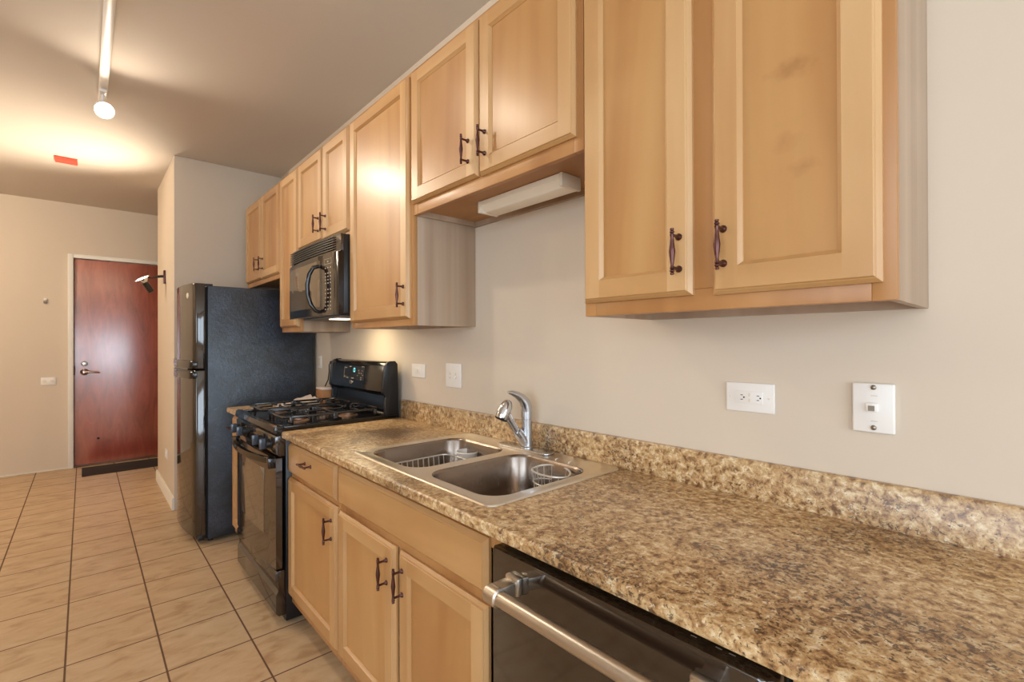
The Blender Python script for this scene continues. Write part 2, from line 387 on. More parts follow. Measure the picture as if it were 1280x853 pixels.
def door(parent, xf, y0, y1, z0, z1, name='door', w=0.056, mats=('stile', 'rail', 'panel')):
    """framed door, back at xf, front at xf-0.02, facing -x"""
    g = G(); bm = g.bm; T = 0.020
    def ring(d, x):
        return [bm.verts.new((xf-x, y, z)) for y, z in ((y0+d, z0+d), (y1-d, z0+d), (y1-d, z1-d), (y0+d, z1-d))]
    def strip(A, B, mi=None):
        for k in range(4):
            f = bm.faces.new((A[k], A[(k+1) % 4], B[(k+1) % 4], B[k])); f.material_index = (1 if k in (0, 2) else 0) if mi is None else mi
    R = [ring(0, 0), ring(0, .008), ring(.007, .0155), ring(.0085, .0160), ring(.0095, T-.0015), ring(.011, T)]
    bm.faces.new(R[0][::-1])
    for A, B in zip(R, R[1:]): strip(A, B)
    def q(a, b, c, d, mi):
        f = bm.faces.new([bm.verts.new((xf-T, y, z)) for y, z in ((a, c), (b, c), (b, d), (a, d))]); f.material_index = mi
    i = .011; q(y0+i, y0+w, z0+i, z1-i, 0); q(y1-w, y1-i, z0+i, z1-i, 0); q(y0+w, y1-w, z0+i, z0+w, 1); q(y0+w, y1-w, z1-w, z1-i, 1)
    R2 = [ring(w, T), ring(w+.001, T-.0015), ring(w+.008, T-.0085), ring(w+.0085, T-.0105)]
    for A, B in zip(R2, R2[1:]): strip(A, B)
    f = bm.faces.new(R2[-1]); f.material_index = 2
    return obj(name, g, list(mats), parent, smooth=20)
def slab(parent, xf, y0, y1, z0, z1, name='drawer'):
    g = G(); bm = g.bm
    def ring(d, x): return [bm.verts.new((xf-x, y, z)) for y, z in ((y0+d, z0+d), (y1-d, z0+d), (y1-d, z1-d), (y0+d, z1-d))]
    R = [ring(0, 0), ring(0, .008), ring(.010, .018), ring(.012, .0185), ring(.013, .020)]
    bm.faces.new(R[0][::-1])
    for A, B in zip(R, R[1:]):
        for k in range(4): bm.faces.new((A[k], A[(k+1) % 4], B[(k+1) % 4], B[k]))
    bm.faces.new(R[-1]); return obj(name, g, 'rail', parent, smooth=20)

TOPZ = 2.462
def upper(y0, y1, z0, label, doors, hz=None):
    """doors: list of (ya, yb, za, handle_y, handle_z)"""
    t = thing('wall_cabinet', (0, (y0+y1)/2, z0), label, 'cabinet', 'maple wall cabinets above the counter')
    e = 0.001
    # carcass with recessed underside
    g = G(); g.box(-.305, -.001, y0+e, y0+.016, z0, TOPZ, .001); g.box(-.305, -.001, y1-.016, y1-e, z0, TOPZ, .001)
    g.box(-.305, -.001, y0+.016, y1-.016, TOPZ-.016, TOPZ); g.mi = 1; g.box(-.305, -.001, y0+.016, y1-.016, z0+.022, z0+.036)
    g.mi = 0; g.box(-.016, -.001, y0+.016, y1-.016, z0, TOPZ-.016)
    obj('carcass', g, ['laminate', 'under'], t)
    g = G(); X0, X1 = -.325, -.305; w = .036
    g.box(X0, X1, y0+e, y0+w, z0, TOPZ, .0015); g.box(X0, X1, y1-w, y1-e, z0, TOPZ, .0015)
    g.box(X0, X1, y0+w, y1-w, z0, z0+w+.012, .0015); g.box(X0, X1, y0+w, y1-w, TOPZ-w, TOPZ, .0015)
    if len(doors) > 1: ym = (doors[0][1]+doors[1][0])/2; g.box(X0, X1, ym-.03, ym+.03, z0+w+.012, TOPZ-w, .0015)
    obj('face_frame', g, 'frame', t)
    for (ya, yb, za, hy, hz_) in doors:
        mats = ('stile', 'rail', 'panel')
        if label.startswith('nearest'): mats = ('stile', 'rail', 'knotty') if ya < .3 else ('stile', 'rail', 'panel')
        d = door(t, -.325, ya, yb, za, TOPZ-.018, mats=mats)
        if hy is not None: handle(d, -.345, hy, hz_)
    return t
# knots on the nearest right-hand door, in the cabinet's own coordinates (origin y=.497, z=1.405)
M['knotty'] = wood('knotty_maple_panel', MB, MD, ML, (1, 1, 0.13), knots=((0, .318-.497, 1.858-1.405, .045, .026, .55), (0, .333-.497, 1.72-1.405, .03, .022, .32), (0, .30-.497, 1.665-1.405, .03, .022, .38)))
upper(0.162, 0.832, 1.405, 'nearest maple wall cabinet, two tall doors, above the double-slot outlet', [(.181, .474, 1.436, .446, 1.535), (.520, .826, 1.440, .546, 1.535)])
upper(0.834, 1.738, 1.862, 'short maple wall cabinet above the sink with a light strip fixed beneath it', [(.856, 1.279, 1.902, 1.242, 2.003), (1.290, 1.730, 1.905, 1.335, 2.002)])
upper(1.740, 2.342, 1.408, 'tall single-door maple wall cabinet right of the microwave', [(1.757, 2.335, 1.437, 1.789, 1.535)])
upper(2.344, 3.122, 1.892, 'short maple wall cabinet directly over the microwave', [(2.358, 2.700, 1.912, 2.650, 2.003), (2.712, 3.112, 1.918, 2.760, 2.012)])
upper(3.124, 3.492, 1.410, 'narrow single-door maple wall cabinet between microwave and fridge, no handle in view', [(3.134, 3.486, 1.440, None, None)])
upper(3.494, 4.410, 1.790, 'farthest maple wall cabinet, above the black refrigerator', [(3.508, 3.932, 1.822, 3.893, 1.932), (3.955, 4.396, 1.826, 4.022, 1.940)])
# strip light under the short cabinet over the sink
t = thing('under_cabinet_light', (-.16, 1.25, 1.842), 'long pale light strip fixed under the short wall cabinet by the sink', 'light')
g = G(); g.prism([(-.198, 1.882), (-.198, 1.866), (-.190, 1.862), (-.176, 1.845), (-.168, 1.841), (-.112, 1.841), (-.108, 1.846), (-.108, 1.882)], 'y', 1.04, 1.455, .002); obj('diffuser', g, 'diffuser', t)
for ya in (1.455, 1.028):
    g = G(); g.box(-.200, -.106, ya, ya+.012, 1.839, 1.8835, .002); obj('end_cap', g, 'offwhite', t)

# ------------------------------------------------------------------ base cabinets
def base(y0, y1, label, parts, side=True):
    t = thing('base_cabinet', (-.3, (y0+y1)/2, 0), label, 'cabinet', 'maple base cabinets under the counter')
    e = .001; g = G(); g.box(-.58, -.002, y0+e, y0+.018, .10, .886); g.box(-.58, -.002, y1-.018, y1-e, .10, .886); g.box(-.524, -.002, y0+e, y0+.018, .0, .10); g.box(-.524, -.002, y1-.018, y1-e, .0, .10); g.box(-.58, -.002, y0+.018, y1-.018, .10, .118); g.box(-.02, -.002, y0+.018, y1-.018, .118, .886)
    g2 = obj('carcass', g, 'laminate', t)
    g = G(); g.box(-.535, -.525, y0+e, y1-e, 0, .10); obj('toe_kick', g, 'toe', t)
    g = G(); g.box(-.60, -.58, y0+e, y0+.038, .10, .886, .0015); g.box(-.60, -.58, y1-.038, y1-e, .10, .886, .0015)
    g.box(-.60, -.58, y0+.038, y1-.038, .10, .145, .0015); g.box(-.60, -.58, y0+.038, y1-.038, .835, .886, .0015); g.box(-.60, -.58, y0+.038, y1-.038, .69, .73, .0015)
    if len([p for p in parts if p[0] == 'door']) > 1: g.box(-.60, -.58, (y0+y1)/2-.03, (y0+y1)/2+.03, .145, .69, .0015)
    obj('face_frame', g, 'frame', t)
    for p in parts:
        k, ya, yb, za, zb, h = p
        if k == 'door': d = door(t, -.60, ya, yb, za, zb); 
        else: d = slab(t, -.60, ya, yb, za, zb, k)
        if h: handle(d, -.620, h[0], h[1], k == 'drawer')
    return t
base(1.815, 2.405, 'maple base cabinet with one drawer over one door, right beside the range', [('drawer', 1.832, 2.400, .722, .860, (2.125, .808)), ('door', 1.828, 2.402, .143, .700, (1.866, .605))])
base(0.848, 1.813, 'wide maple sink base cabinet with a plain front panel over two doors', [('false_front', .902, 1.805, .722, .860, None), ('door', .904, 1.334, .143, .693, (1.306, .605)), ('door', 1.364, 1.806, .143, .693, (1.406, .605))])
base(3.180, 3.560, 'narrow maple base cabinet between the range and the refrigerator', [('drawer', 3.196, 3.545, .722, .860, (3.49, .79)), ('door', 3.196, 3.545, .143, .700, (3.225, .605))])
base(-.75, 0.238, 'maple base cabinet at the near end, right of the dishwasher', [('drawer', -.73, .20, .722, .860, (-.265, .79)), ('door', -.262, .20, .143, .70, (-.22, .605)), ('door', -.73, -.268, .143, .70, (-.31, .605))])

# ------------------------------------------------------------------ countertops
def edge_profile(xb):
    return [(xb, .887), (-.641, .887), (-.6445, .889), (-.6455, .893), (-.6455, .909), (-.644, .9135), (-.641, .9165), (-.636, .918), (xb, .918)]
SY0, SY1 = .945, 1.748
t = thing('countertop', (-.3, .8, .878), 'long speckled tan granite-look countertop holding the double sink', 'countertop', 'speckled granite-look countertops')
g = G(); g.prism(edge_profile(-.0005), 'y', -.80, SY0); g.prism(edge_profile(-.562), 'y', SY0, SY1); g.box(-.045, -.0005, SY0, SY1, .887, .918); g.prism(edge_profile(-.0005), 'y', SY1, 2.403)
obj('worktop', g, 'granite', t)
g = G(); g.prism([(-.001, .9185), (-.020, .9185), (-.020, 1.012), (-.016, 1.018), (-.001, 1.018)], 'y', -.80, 2.403, .001); obj('backsplash', g, 'granite', t)
t = thing('countertop', (-.3, 3.37, .878), 'small speckled countertop piece between the range and the refrigerator', 'countertop', 'speckled granite-look countertops')
g = G(); g.prism(edge_profile(-.0005), 'y', 3.178, 3.562); obj('worktop', g, 'granite', t)
g = G(); g.prism([(-.001, .9185), (-.020, .9185), (-.020, 1.018), (-.001, 1.018)], 'y', 3.178, 3.562, .001); obj('backsplash', g, 'granite', t)

# ------------------------------------------------------------------ sink
def rr(x0, x1, y0, y1, r, n=8):
    P = []
    for cx, cy, a in ((x1-r, y1-r, 0), (x0+r, y1-r, pi/2), (x0+r, y0+r, pi), (x1-r, y0+r, 3*pi/2)):
        for k in range(n+1): P.append((cx+r*math.cos(a+k*pi/2/n), cy+r*math.sin(a+k*pi/2/n)))
    return P
sink = thing('double_sink', (-.3, 1.346, .918), 'stainless steel double-bowl drop-in sink set in the countertop', 'sink')
g = G(); bm = g.bm
def loop(P, z): return [bm.verts.new((x, y, z)) for x, y in P]
def ed(L): return [bm.edges.new((L[i], L[(i+1) % len(L)])) for i in range(len(L))]
def bridge(A, B):
    for k in range(len(A)): bm.faces.new((A[k], A[(k+1) % len(A)], B[(k+1) % len(B)], B[k]))
OX0, OX1, OY0, OY1 = -.583, -.0215, .927, 1.766
o0 = loop(rr(OX0, OX1, OY0, OY1, .03), .9185); o1 = loop(rr(OX0+.002, OX1-.002, OY0+.002, OY1-.002, .029), .9225); o2 = loop(rr(OX0+.010, OX1-.006, OY0+.010, OY1-.010, .024), .9235); o3 = loop(rr(OX0+.020, OX1-.012, OY0+.020, OY1-.020, .02), .9205)
bridge(o0, o1); bridge(o1, o2); bridge(o2, o3)
B1 = (-.540, -.118, 1.372, 1.722); B2 = (-.540, -.118, .972, 1.318)
b1 = loop(rr(*B1, .075), .9215); b2 = loop(rr(*B2, .075), .9215)
es = []
for L in (o3, b1, b2):
    for i in range(len(L)):
        e_ = bm.edges.get((L[i], L[(i+1) % len(L)])) or bm.edges.new((L[i], L[(i+1) % len(L)])); es.append(e_)
bmesh.ops.triangle_fill(bm, edges=es, use_beauty=True)
def inside(B, c, q=.0): return B[0]+q < c.x < B[1]-q and B[2]+q < c.y < B[3]-q
hole = set(b1) | set(b2)
bad = [f for f in bm.faces if all(v in hole for v in f.verts) and any(inside(B, f.calc_center_median()) for B in (B1, B2)) and (set(f.verts) <= set(b1) or set(f.verts) <= set(b2))]
bmesh.ops.delete(bm, geom=bad, context='FACES_ONLY')
obj('rim', g, 'steelrim', sink, smooth=50)
def bowl(B, depth):
    g = G(); x0, x1, y0, y1 = B; prev = None
    for (d, z, r) in ((0, .9215, .075), (.003, .919, .073), (.006, .912, .072), (.014, .90-depth*.5, .07), (.022, .92-depth+.03, .066), (.030, .92-depth+.010, .062), (.045, .92-depth+.002, .055), (.09, .92-depth, .03), (.13, .92-depth-.002, .012)):
        L = [g.bm.verts.new((x, y, z)) for x, y in rr(x0+d, x1-d, y0+d, y1-d, r)]
        if prev:
            for k in range(len(L)): g.bm.faces.new((prev[k], prev[(k+1) % len(L)], L[(k+1) % len(L)], L[k]))
        prev = L
    g.bm.faces.new(prev)
    o = obj('bowl', g, 'bowlsteel', sink, smooth=60)
    g = G(); cx, cy = (x0+x1)/2, (y0+y1)/2; z = .92-depth-.002
    g.lathe((cx, cy, z), (0, 0, 1), [(0, .055), (.004, .055), (.005, .045), (.001, .035), (.001, .003), (.012, .003), (.013, .006)], 24); obj('drain', g, 'chrome', o)
bowl(B1, .165); bowl(B2, .175)
# tap
t = thing('kitchen_tap', (-.066, 1.335, .9235), 'brushed pull-out kitchen tap with curved lever, behind the double sink', 'tap')
g = G(); g.prism(rr(-.094, -.038, 1.205, 1.485, .02), 'z', .9225, .929, .002); obj('base_plate', g, 'steel', t)
g = G(); g.lathe((-.066, 1.335, .929), (0, 0, 1), [(0, .026), (.004, .026), (.008, .022), (.03, .0205), (.10, .0205), (.112, .021), (.113, .0195), (.116, .0195), (.117, .0215), (.140, .022)], 32); obj('body', g, 'steel', t)
g = G(); g.tube([(-.066, 1.335, 1.069), (-.067, 1.335, 1.085), (-.074, 1.336, 1.104), (-.090, 1.338, 1.122), (-.112, 1.341, 1.136), (-.135, 1.344, 1.145), (-.152, 1.346, 1.148)], [.0215, .0222, .0210, .0175, .0135, .0095, .0055], 20); obj('lever', g, 'steel', t)
g = G(); g.tube([(-.066, 1.336, .940), (-.080, 1.339, .958), (-.100, 1.344, .985), (-.108, 1.346, .996)], [.020, .0205, .0205, .0195], 24)
g.tube([(-.104, 1.345, .990), (-.120, 1.349, 1.014), (-.136, 1.353, 1.040), (-.150, 1.357, 1.062)], [.0135, .0135, .0135, .014], 20); obj('spout', g, 'steel', t)
g = G(); a_ = Vector((-.42, .10, -.90)).normalized(); p_ = Vector((-.142, 1.355, 1.114))
g.lathe(p_, a_, [(-.004, .004), (-.002, .010), (.002, .015), (.010, .0195), (.022, .0235), (.050, .0255), (.070, .0255), (.073, .024)], 28); g.tube([(-.138, 1.354, 1.044), (-.150, 1.357, 1.062), (-.158, 1.359, 1.082)], [.0145, .017, .018], 20); g.mi = 1
g.lathe(p_+a_*.072, a_, [(0, .0245), (.004, .0235), (.006, .017)], 24); obj('spray_head', g, ['chrome', 'dark'], t)
# things in the bowls
g = G()
zt, zb = .864, .790
def rect(x0, x1, y0, y1, z, r=.03): return [(x, y, z) for x, y in rr(x0, x1, y0, y1, r, 4)]
g.tube(rect(-.50, -.195, 1.47, 1.695, zt), .0032, 8, True); g.tube(rect(-.49, -.205, 1.48, 1.685, zb), .002, 8, True)
for k in range(12):
    x = -.480+.270*k/11
    g.tube([(x, 1.695, zt), (x, 1.687, zb+.004), (x, 1.675, zb), (x, 1.49, zb), (x, 1.478, zb+.004), (x, 1.47, zt)], .0022, 6)
for k in range(7):
    y = 1.49+.17*k/6; g.tube([(-.50, y, zt), (-.49, y, zb), (-.205, y, zb), (-.195, y, zt)], .002, 6)
obj('wire_basket', g, 'wire', label='wire dish rack standing in the far sink bowl', cat='rack', base=(-.35, 1.575, zb-.002))
g = G(); g.lathe((-.152, 1.605, .757), (0, 0, 1), [(0, .031), (.003, .033), (.120, .044), (.124, .047), (.128, .0445), (.05, .035), (.006, .028), (.0055, .001)], 28)
obj('plastic_tub', g, 'white', label='round white tub standing in the far sink bowl beside the wire rack', cat='tub', base=(-.152, 1.605, .757))
g = G(); cx, cy, zt, zb = -.165, 1.115, .896, .815
def ringp(cx, cy, z, rx, ry, n=28, dz=0): return [(cx+rx*math.cos(2*pi*k/n), cy+ry*math.sin(2*pi*k/n), z+dz*max(0, math.cos(2*pi*k/n))) for k in range(n)]
g.tube(ringp(cx, cy, zt, .046, .078, 32, .012), .0034, 8, True); g.tube(ringp(cx, cy, zb, .038, .066), .003, 8, True)
g.tube(ringp(cx, cy, .858, .043, .073), .0022, 8, True)
for k in range(14):
    a = 2*pi*k/14; g.tube([(cx+.046*math.cos(a), cy+.078*math.sin(a), zt+.012*max(0, math.cos(a))), (cx+.038*math.cos(a), cy+.066*math.sin(a), zb)], .002, 6)
for k in range(5):
    y = cy-.05+.025*k; w = .038*math.sqrt(max(0, 1-((y-cy)/.066)**2)); g.tube([(cx-w, y, zb), (cx+w, y, zb)], .0018, 6)
for y in (1.085, 1.145): g.tube([(cx+.046, y, zt+.010), (-.114, y, .914), (-.106, y, .9255), (-.098, y, .9255)], .0024, 8)
obj('wire_caddy', g, 'wire', label='small oval wire caddy hanging in the near sink bowl', cat='caddy', base=(cx, cy, zb))

# ------------------------------------------------------------------ range
RY0, RY1 = 2.410, 3.172; ym = (RY0+RY1)/2
t = thing('gas_range', (-.33, ym, 0), 'black freestanding gas range with four burners and a raised back panel', 'stove')
g = G(); g.box(-.625, -.03, RY0, RY1, .014, .900, .003); obj('body', g, 'blacksoft', t)
for x in (-.60, -.08):
    for y in (RY0+.05, RY1-.05):
        g = G(); g.lathe((x, y, 0), (0, 0, 1), [(0, .018), (.008, .018), (.009, .01), (.015, .01)], 12); obj('foot', g, 'blacksoft', t)
g = G(); g.prism([(-.03, .900), (-.650, .900), (-.672, .905), (-.678, .915), (-.674, .940), (-.664, .947), (-.640, .944), (-.625, .930), (-.03, .930)], 'y', RY0-.004, RY1+.004, .002)
g.box(-.64, -.03, RY0-.004, RY0+.012, .93, .940, .002); g.box(-.64, -.03, RY1-.012, RY1+.004, .93, .940, .002); obj('cooktop', g, 'black', t)
g = G(); g.prism([(-.625, .800), (-.655, .800), (-.668, .815), (-.672, .890), (-.662, .899), (-.625, .899)], 'y', RY0, RY1, .002); obj('control_panel', g, 'bronzegloss', t)
for y in (3.075, 2.945, 2.625, 2.495):
    g = G(); g.lathe((-.670, y, .853), (-1, 0, .05), [(0, .029), (.004, .029), (.006, .025), (.022, .0235), (.024, .020)], 28); k = obj('knob', g, 'blacksoft', t)
    g = G(); g.box(-.720, -.690, y-.0065, y+.0065, .829, .880, .004); obj('grip', g, 'grip', k)
# oven door with bowed handle
g = G(); n = 14
prof = [(-.640, RY0+.004)]+[(-.668-.016*math.sin(pi*i/n), RY0+.004+(RY1-RY0-.008)*i/n) for i in range(n+1)]+[(-.640, RY1-.004)]
g.prism(prof, 'z', .268, .792, .003); od = obj('oven_door', g, 'bronzegloss', t)
g = G(); A = []; 
for i in range(3, n-2):
    y = RY0+.004+(RY1-RY0-.008)*i/n; A.append((-.6695-.016*math.sin(pi*i/n), y))
A = [(-.660, A[0][1])]+A+[(-.660, A[-1][1])]
g.prism(A, 'z', .40, .72, .001); obj('window', g, 'glass', od)
g = G(); pts = []
for i in range(17):
    u = i/16; y = RY0+.02+(RY1-RY0-.04)*u; x = -.690-.050*math.sin(pi*u)**0.75; pts.append((x, y))
prof = [(x, y) for x, y in pts]+[(x+.016, y) for x, y in reversed(pts)]
g.prism(prof, 'z', .768, .796, .004)
g.box(-.70, -.660, RY0+.012, RY0+.045, .745, .796, .006); g.box(-.70, -.660, RY1-.045, RY1-.012, .745, .796, .006); obj('handle', g, 'black', od)
g = G(); g.prism([(-.625, .045), (-.655, .045), (-.668, .06), (-.668, .150), (-.655, .165), (-.655, .212), (-.671, .214), (-.671, .250), (-.664, .258), (-.625, .258)], 'y', RY0+.004, RY1-.004, .003); obj('storage_drawer', g, 'bronzegloss', t)
# burners and grates
for cx in (-.50, -.235):
    for cy in (RY0+.20, RY1-.20):
        g = G(); g.lathe((cx, cy, .930), (0, 0, 1), [(0, .052), (.004, .050), (.008, .036), (.018, .034), (.019, .030)], 28); g.mi = 1
        g.lathe((cx, cy, .949), (0, 0, 1), [(0, .038), (.006, .038), (.009, .034), (.0095, .001)], 28); obj('burner', g, ['burner', 'iron'], t)
for cy in (RY0+.20, RY1-.20):
    g = G(); zt = .979; h = .006
    x0, x1, y0, y1 = -.615, -.120, cy-.155, cy+.155
    def bar(xa, ya, xb, yb, w=.0055, z0=zt-.012):
        if xa == xb: g.box(xa-w, xa+w, ya, yb, z0, zt, .002)
        else: g.box(xa, xb, ya-w, ya+w, z0, zt, .002)
    bar(x0+.03, y0, x1-.03, y0); bar(x0+.03, y1, x1-.03, y1); bar(x0, y0+.03, x0, y1-.03); bar(x1, y0+.03, x1, y1-.03); bar((x0+x1)/2, y0, (x0+x1)/2, y1)
    for (sx, sy) in ((x0, y0), (x1, y0), (x0, y1), (x1, y1)):
        ex = 1 if sx == x0 else -1; ey = 1 if sy == y0 else -1
        g.tube([(sx, sy+ey*.03, zt-.006), (sx+ex*.009, sy+ey*.009, zt-.006), (sx+ex*.03, sy, zt-.006)], .006, 8)
        g.prism([(sx-.006+ex*.03, .930), (sx+.006+ex*.03, .930), (sx+.010+ex*.03, zt-.004), (sx-.010+ex*.03, zt-.004)], 'y', sy-.008, sy+.008, .002)
    for sy in (y0, y1): g.box((x0+x1)/2-.012, (x0+x1)/2+.012, sy-.007, sy+.007, .930, zt-.004, .002)
    for cx in (-.50, -.235):
        for dx, dy in ((1, 0), (-1, 0), (0, 1), (0, -1)):
            if dx: xa = cx+dx*.030; xe = (x0 if abs(cx-x0) < .2 else (x0+x1)/2) if dx < 0 else ((x0+x1)/2 if cx < -.4 else x1); bar(min(xa, xe), cy, max(xa, xe), cy, .0045, zt-.010)
            else: ya = cy+dy*.030; ye = y0 if dy < 0 else y1; bar(cx, min(ya, ye), cx, max(ya, ye), .0045, zt-.010)
            g.box(cx+dx*.034-.006, cx+dx*.034+.006, cy+dy*.034-.006, cy+dy*.034+.006, zt-.002, zt+.006, .002)
    obj('grate', g, 'iron', t)
# raised back panel
g = G(); face = [(-.030, .930), (-.105, .930), (-.112, .945), (-.100, .965), (-.078, 1.00), (-.074, 1.035), (-.112, 1.052), (-.123, 1.066), (-.122, 1.085), (-.110, 1.205), (-.098, 1.222), (-.080, 1.230), (-.052, 1.230), (-.038, 1.215)]
g.prism(face, 'y', RY0+.018, RY1-.012, .002); bgd = obj('back_panel', g, 'black', t)
side = [(-.030, .925), (-.098, .925), (-.114, .940), (-.112, 1.02), (-.104, 1.036), (-.116, 1.050), (-.127, 1.064), (-.126, 1.086), (-.114, 1.208), (-.100, 1.226), (-.080, 1.234), (-.050, 1.234), (-.036, 1.218)]
for ya in (RY0-.002, RY1-.014):
    g = G(); g.prism(side, 'y', ya, ya+.018, .003); obj('side_cheek', g, 'blacksoft', bgd)
# display pane on the sloping face
def on_face(y, z, off=.0012):  # sloping face x at height z
    return -.122+(z-1.085)*(.012/.120)-off
g = G(); g.quad((on_face(2.66, 1.115), 2.66, 1.115), (on_face(2.95, 1.115), 2.95, 1.115), (on_face(2.95, 1.195), 2.95, 1.195), (on_face(2.66, 1.195), 2.66, 1.195)); ds = obj('display', g, 'blacksoft', bgd, smooth=0)
def mark(y0, y1, z0, z1, off=.0022, name='printed_mark', mat='legend'):
    g = G(); g.quad(*[(on_face(y, z, off), y, z) for y, z in ((y0, z0), (y1, z0), (y1, z1), (y0, z1))]); obj(name, g, mat, ds, smooth=0)
for (y, z, w) in ((2.925, 1.183, .035), (2.86, 1.191, .03), (2.935, 1.128, .018), (2.895, 1.122, .03), (2.82, 1.122, .035), (2.75, 1.140, .012), (2.73, 1.155, .014), (2.70, 1.155, .014), (2.70, 1.130, .012), (2.68, 1.145, .012), (2.70, 1.118, .014), (2.69, 1.170, .012), (2.74, 1.170, .010)):
    mark(y-w/2, y+w/2, z-.0025, z+.0025)
mark(2.945, 2.948, 1.12, 1.19); mark(2.66, 2.70, 1.1935, 1.195)
g = G()
def seg(y0, y1, z0, z1): g.quad(*[(on_face(y, z, .0022), y, z) for y, z in ((y0, z0), (y1, z0), (y1, z1), (y0, z1))])
# clock zero as one ring of segments
P = [(2.790, 1.160), (2.812, 1.160), (2.812, 1.184), (2.790, 1.184)]; Q = [(2.794, 1.163), (2.808, 1.163), (2.808, 1.181), (2.794, 1.181)]
A = [g.bm.verts.new((on_face(y, z, .0022), y, z)) for y, z in P]; B = [g.bm.verts.new((on_face(y, z, .0022), y, z)) for y, z in Q]
for k in range(4): g.bm.faces.new((A[k], A[(k+1) % 4], B[(k+1) % 4], B[k]))
obj('clock_digit', g, 'digits', ds, smooth=0)
g = G(); g.bm.verts.ensure_lookup_table()
zc, yc = 1.098, 2.835; g.prism([(yc+.022*math.cos(a*pi/12), zc+.012*math.sin(a*pi/12)) for a in range(24)], 'x', on_face(0, zc, .004), on_face(0, zc, -.002), .001); obj('badge', g, 'nickel', bgd, label='oval silver badge')

# ------------------------------------------------------------------ over-the-range microwave
MY0, MY1, MZ0, MZ1 = 2.352, 3.112, 1.482, 1.889
t = thing('microwave_oven', (-.2, (MY0+MY1)/2, MZ0), 'black over-the-range microwave hung beneath the short wall cabinet', 'microwave')
g = G(); g.box(-.365, -.002, MY0, MY1, MZ0+.004, MZ1, .003); obj('body', g, 'blacksoft', t)
def bow(y, d=0, a=.016): 
    u = (y-MY0)/(MY1-MY0); return -.392-a*math.sin(pi*u)**.6-d if 0 < u < 1 else -.392-d
def bowprism(g, y0, y1, z0, z1, d=0, back=-.366, n=14, b=.002):
    ys = [y0+(y1-y0)*i/n for i in range(n+1)]; g.prism([(back, y0)]+[(bow(y, d), y) for y in ys]+[(back, y1)], 'z', z0, z1, b)
g = G(); bowprism(g, MY0, MY1, MZ1-.088, MZ1, -.012); fr = obj('vent_grille', g, 'bronzegloss', t)
for k in range(6):
    g = G(); z = MZ1-.076+k*.0125; bowprism(g, MY0+.06, MY1-.02, z, z+.006, -.004, -.395, 14, .0015); obj('slat', g, 'blacksoft', fr)
g = G(); bowprism(g, MY0+.190, MY1, MZ0, MZ1-.090); md = obj('door', g, 'black', t)
g = G(); bowprism(g, MY0+.215, MY1-.035, MZ0+.045, MZ1-.115, .0015, -.395); obj('window', g, 'glass', md)
g = G(); hy = MY0+.215
pts = [(-.410, hy, MZ0+.262), (-.440, hy+.004, MZ0+.252), (-.458, hy+.012, MZ0+.215), (-.466, hy+.018, MZ0+.160), (-.463, hy+.016, MZ0+.105), (-.450, hy+.008, MZ0+.055), (-.430, hy, MZ0+.025), (-.408, hy, MZ0+.018)]
g.tube(pts, [.010, .011, .0115, .012, .0115, .011, .010, .009], 14); obj('handle', g, 'black', md)
g = G(); bowprism(g, MY0+.045, MY0+.188, MZ0, MZ1-.090); cp = obj('control_panel', g, 'bronzegloss', t)
g = G(); bowprism(g, MY0, MY0+.044, MZ0, MZ1-.090, 0, -.366, 4, .006); obj('end_trim', g, 'black', t)
rows = [.262, .240]+[.212-.017*i for i in range(4)]+[.128, .108, .086, .064, .044, .026]
for i, z in enumerate(rows):
    if i == 0:
        continue
    for j in range(3):
        y = MY0+.075+.030*j; z0 = MZ0+z
        g = G(); g.quad(*[(bow(yy, .0012), yy, zz) for yy, zz in ((y, z0), (y+.013, z0), (y+.013, z0+.006), (y, z0+.006))]); obj('button', g, 'legend', cp, smooth=0)
g = G()
for (a, b, c, d) in ((.07, .155, .262, .264), (.07, .155, .288, .290), (.07, .072, .262, .29), (.153, .155, .262, .29), (.105, .12, .272, .279)):
    g.quad(*[(bow(MY0+yy, .0012), MY0+yy, MZ0+zz) for yy, zz in ((a, c), (b, c), (b, d), (a, d))])
obj('button_outline', g, 'legend', cp, smooth=0)
g = G(); g.box(-.33, -.07, MY0+.14, MY1-.06, MZ0-.008, MZ0+.003, .003); up_ = obj('underside_plate', g, 'grey', t)
g = G(); g.box(-.30, -.20, MY0+.25, MY0+.37, MZ0-.013, MZ0-.009, .002); obj('lamp_lens', g, 'hoodlens', up_, label='glowing lamp lens under the microwave')
lamp_light('hood_lamp', 'AREA', (-.25, MY0+.31, MZ0-.018), P_HOOD, (1, .82, .52), target=(-.22, MY0+.31, 0), shape='RECTANGLE', size=.22, size_y=.22)

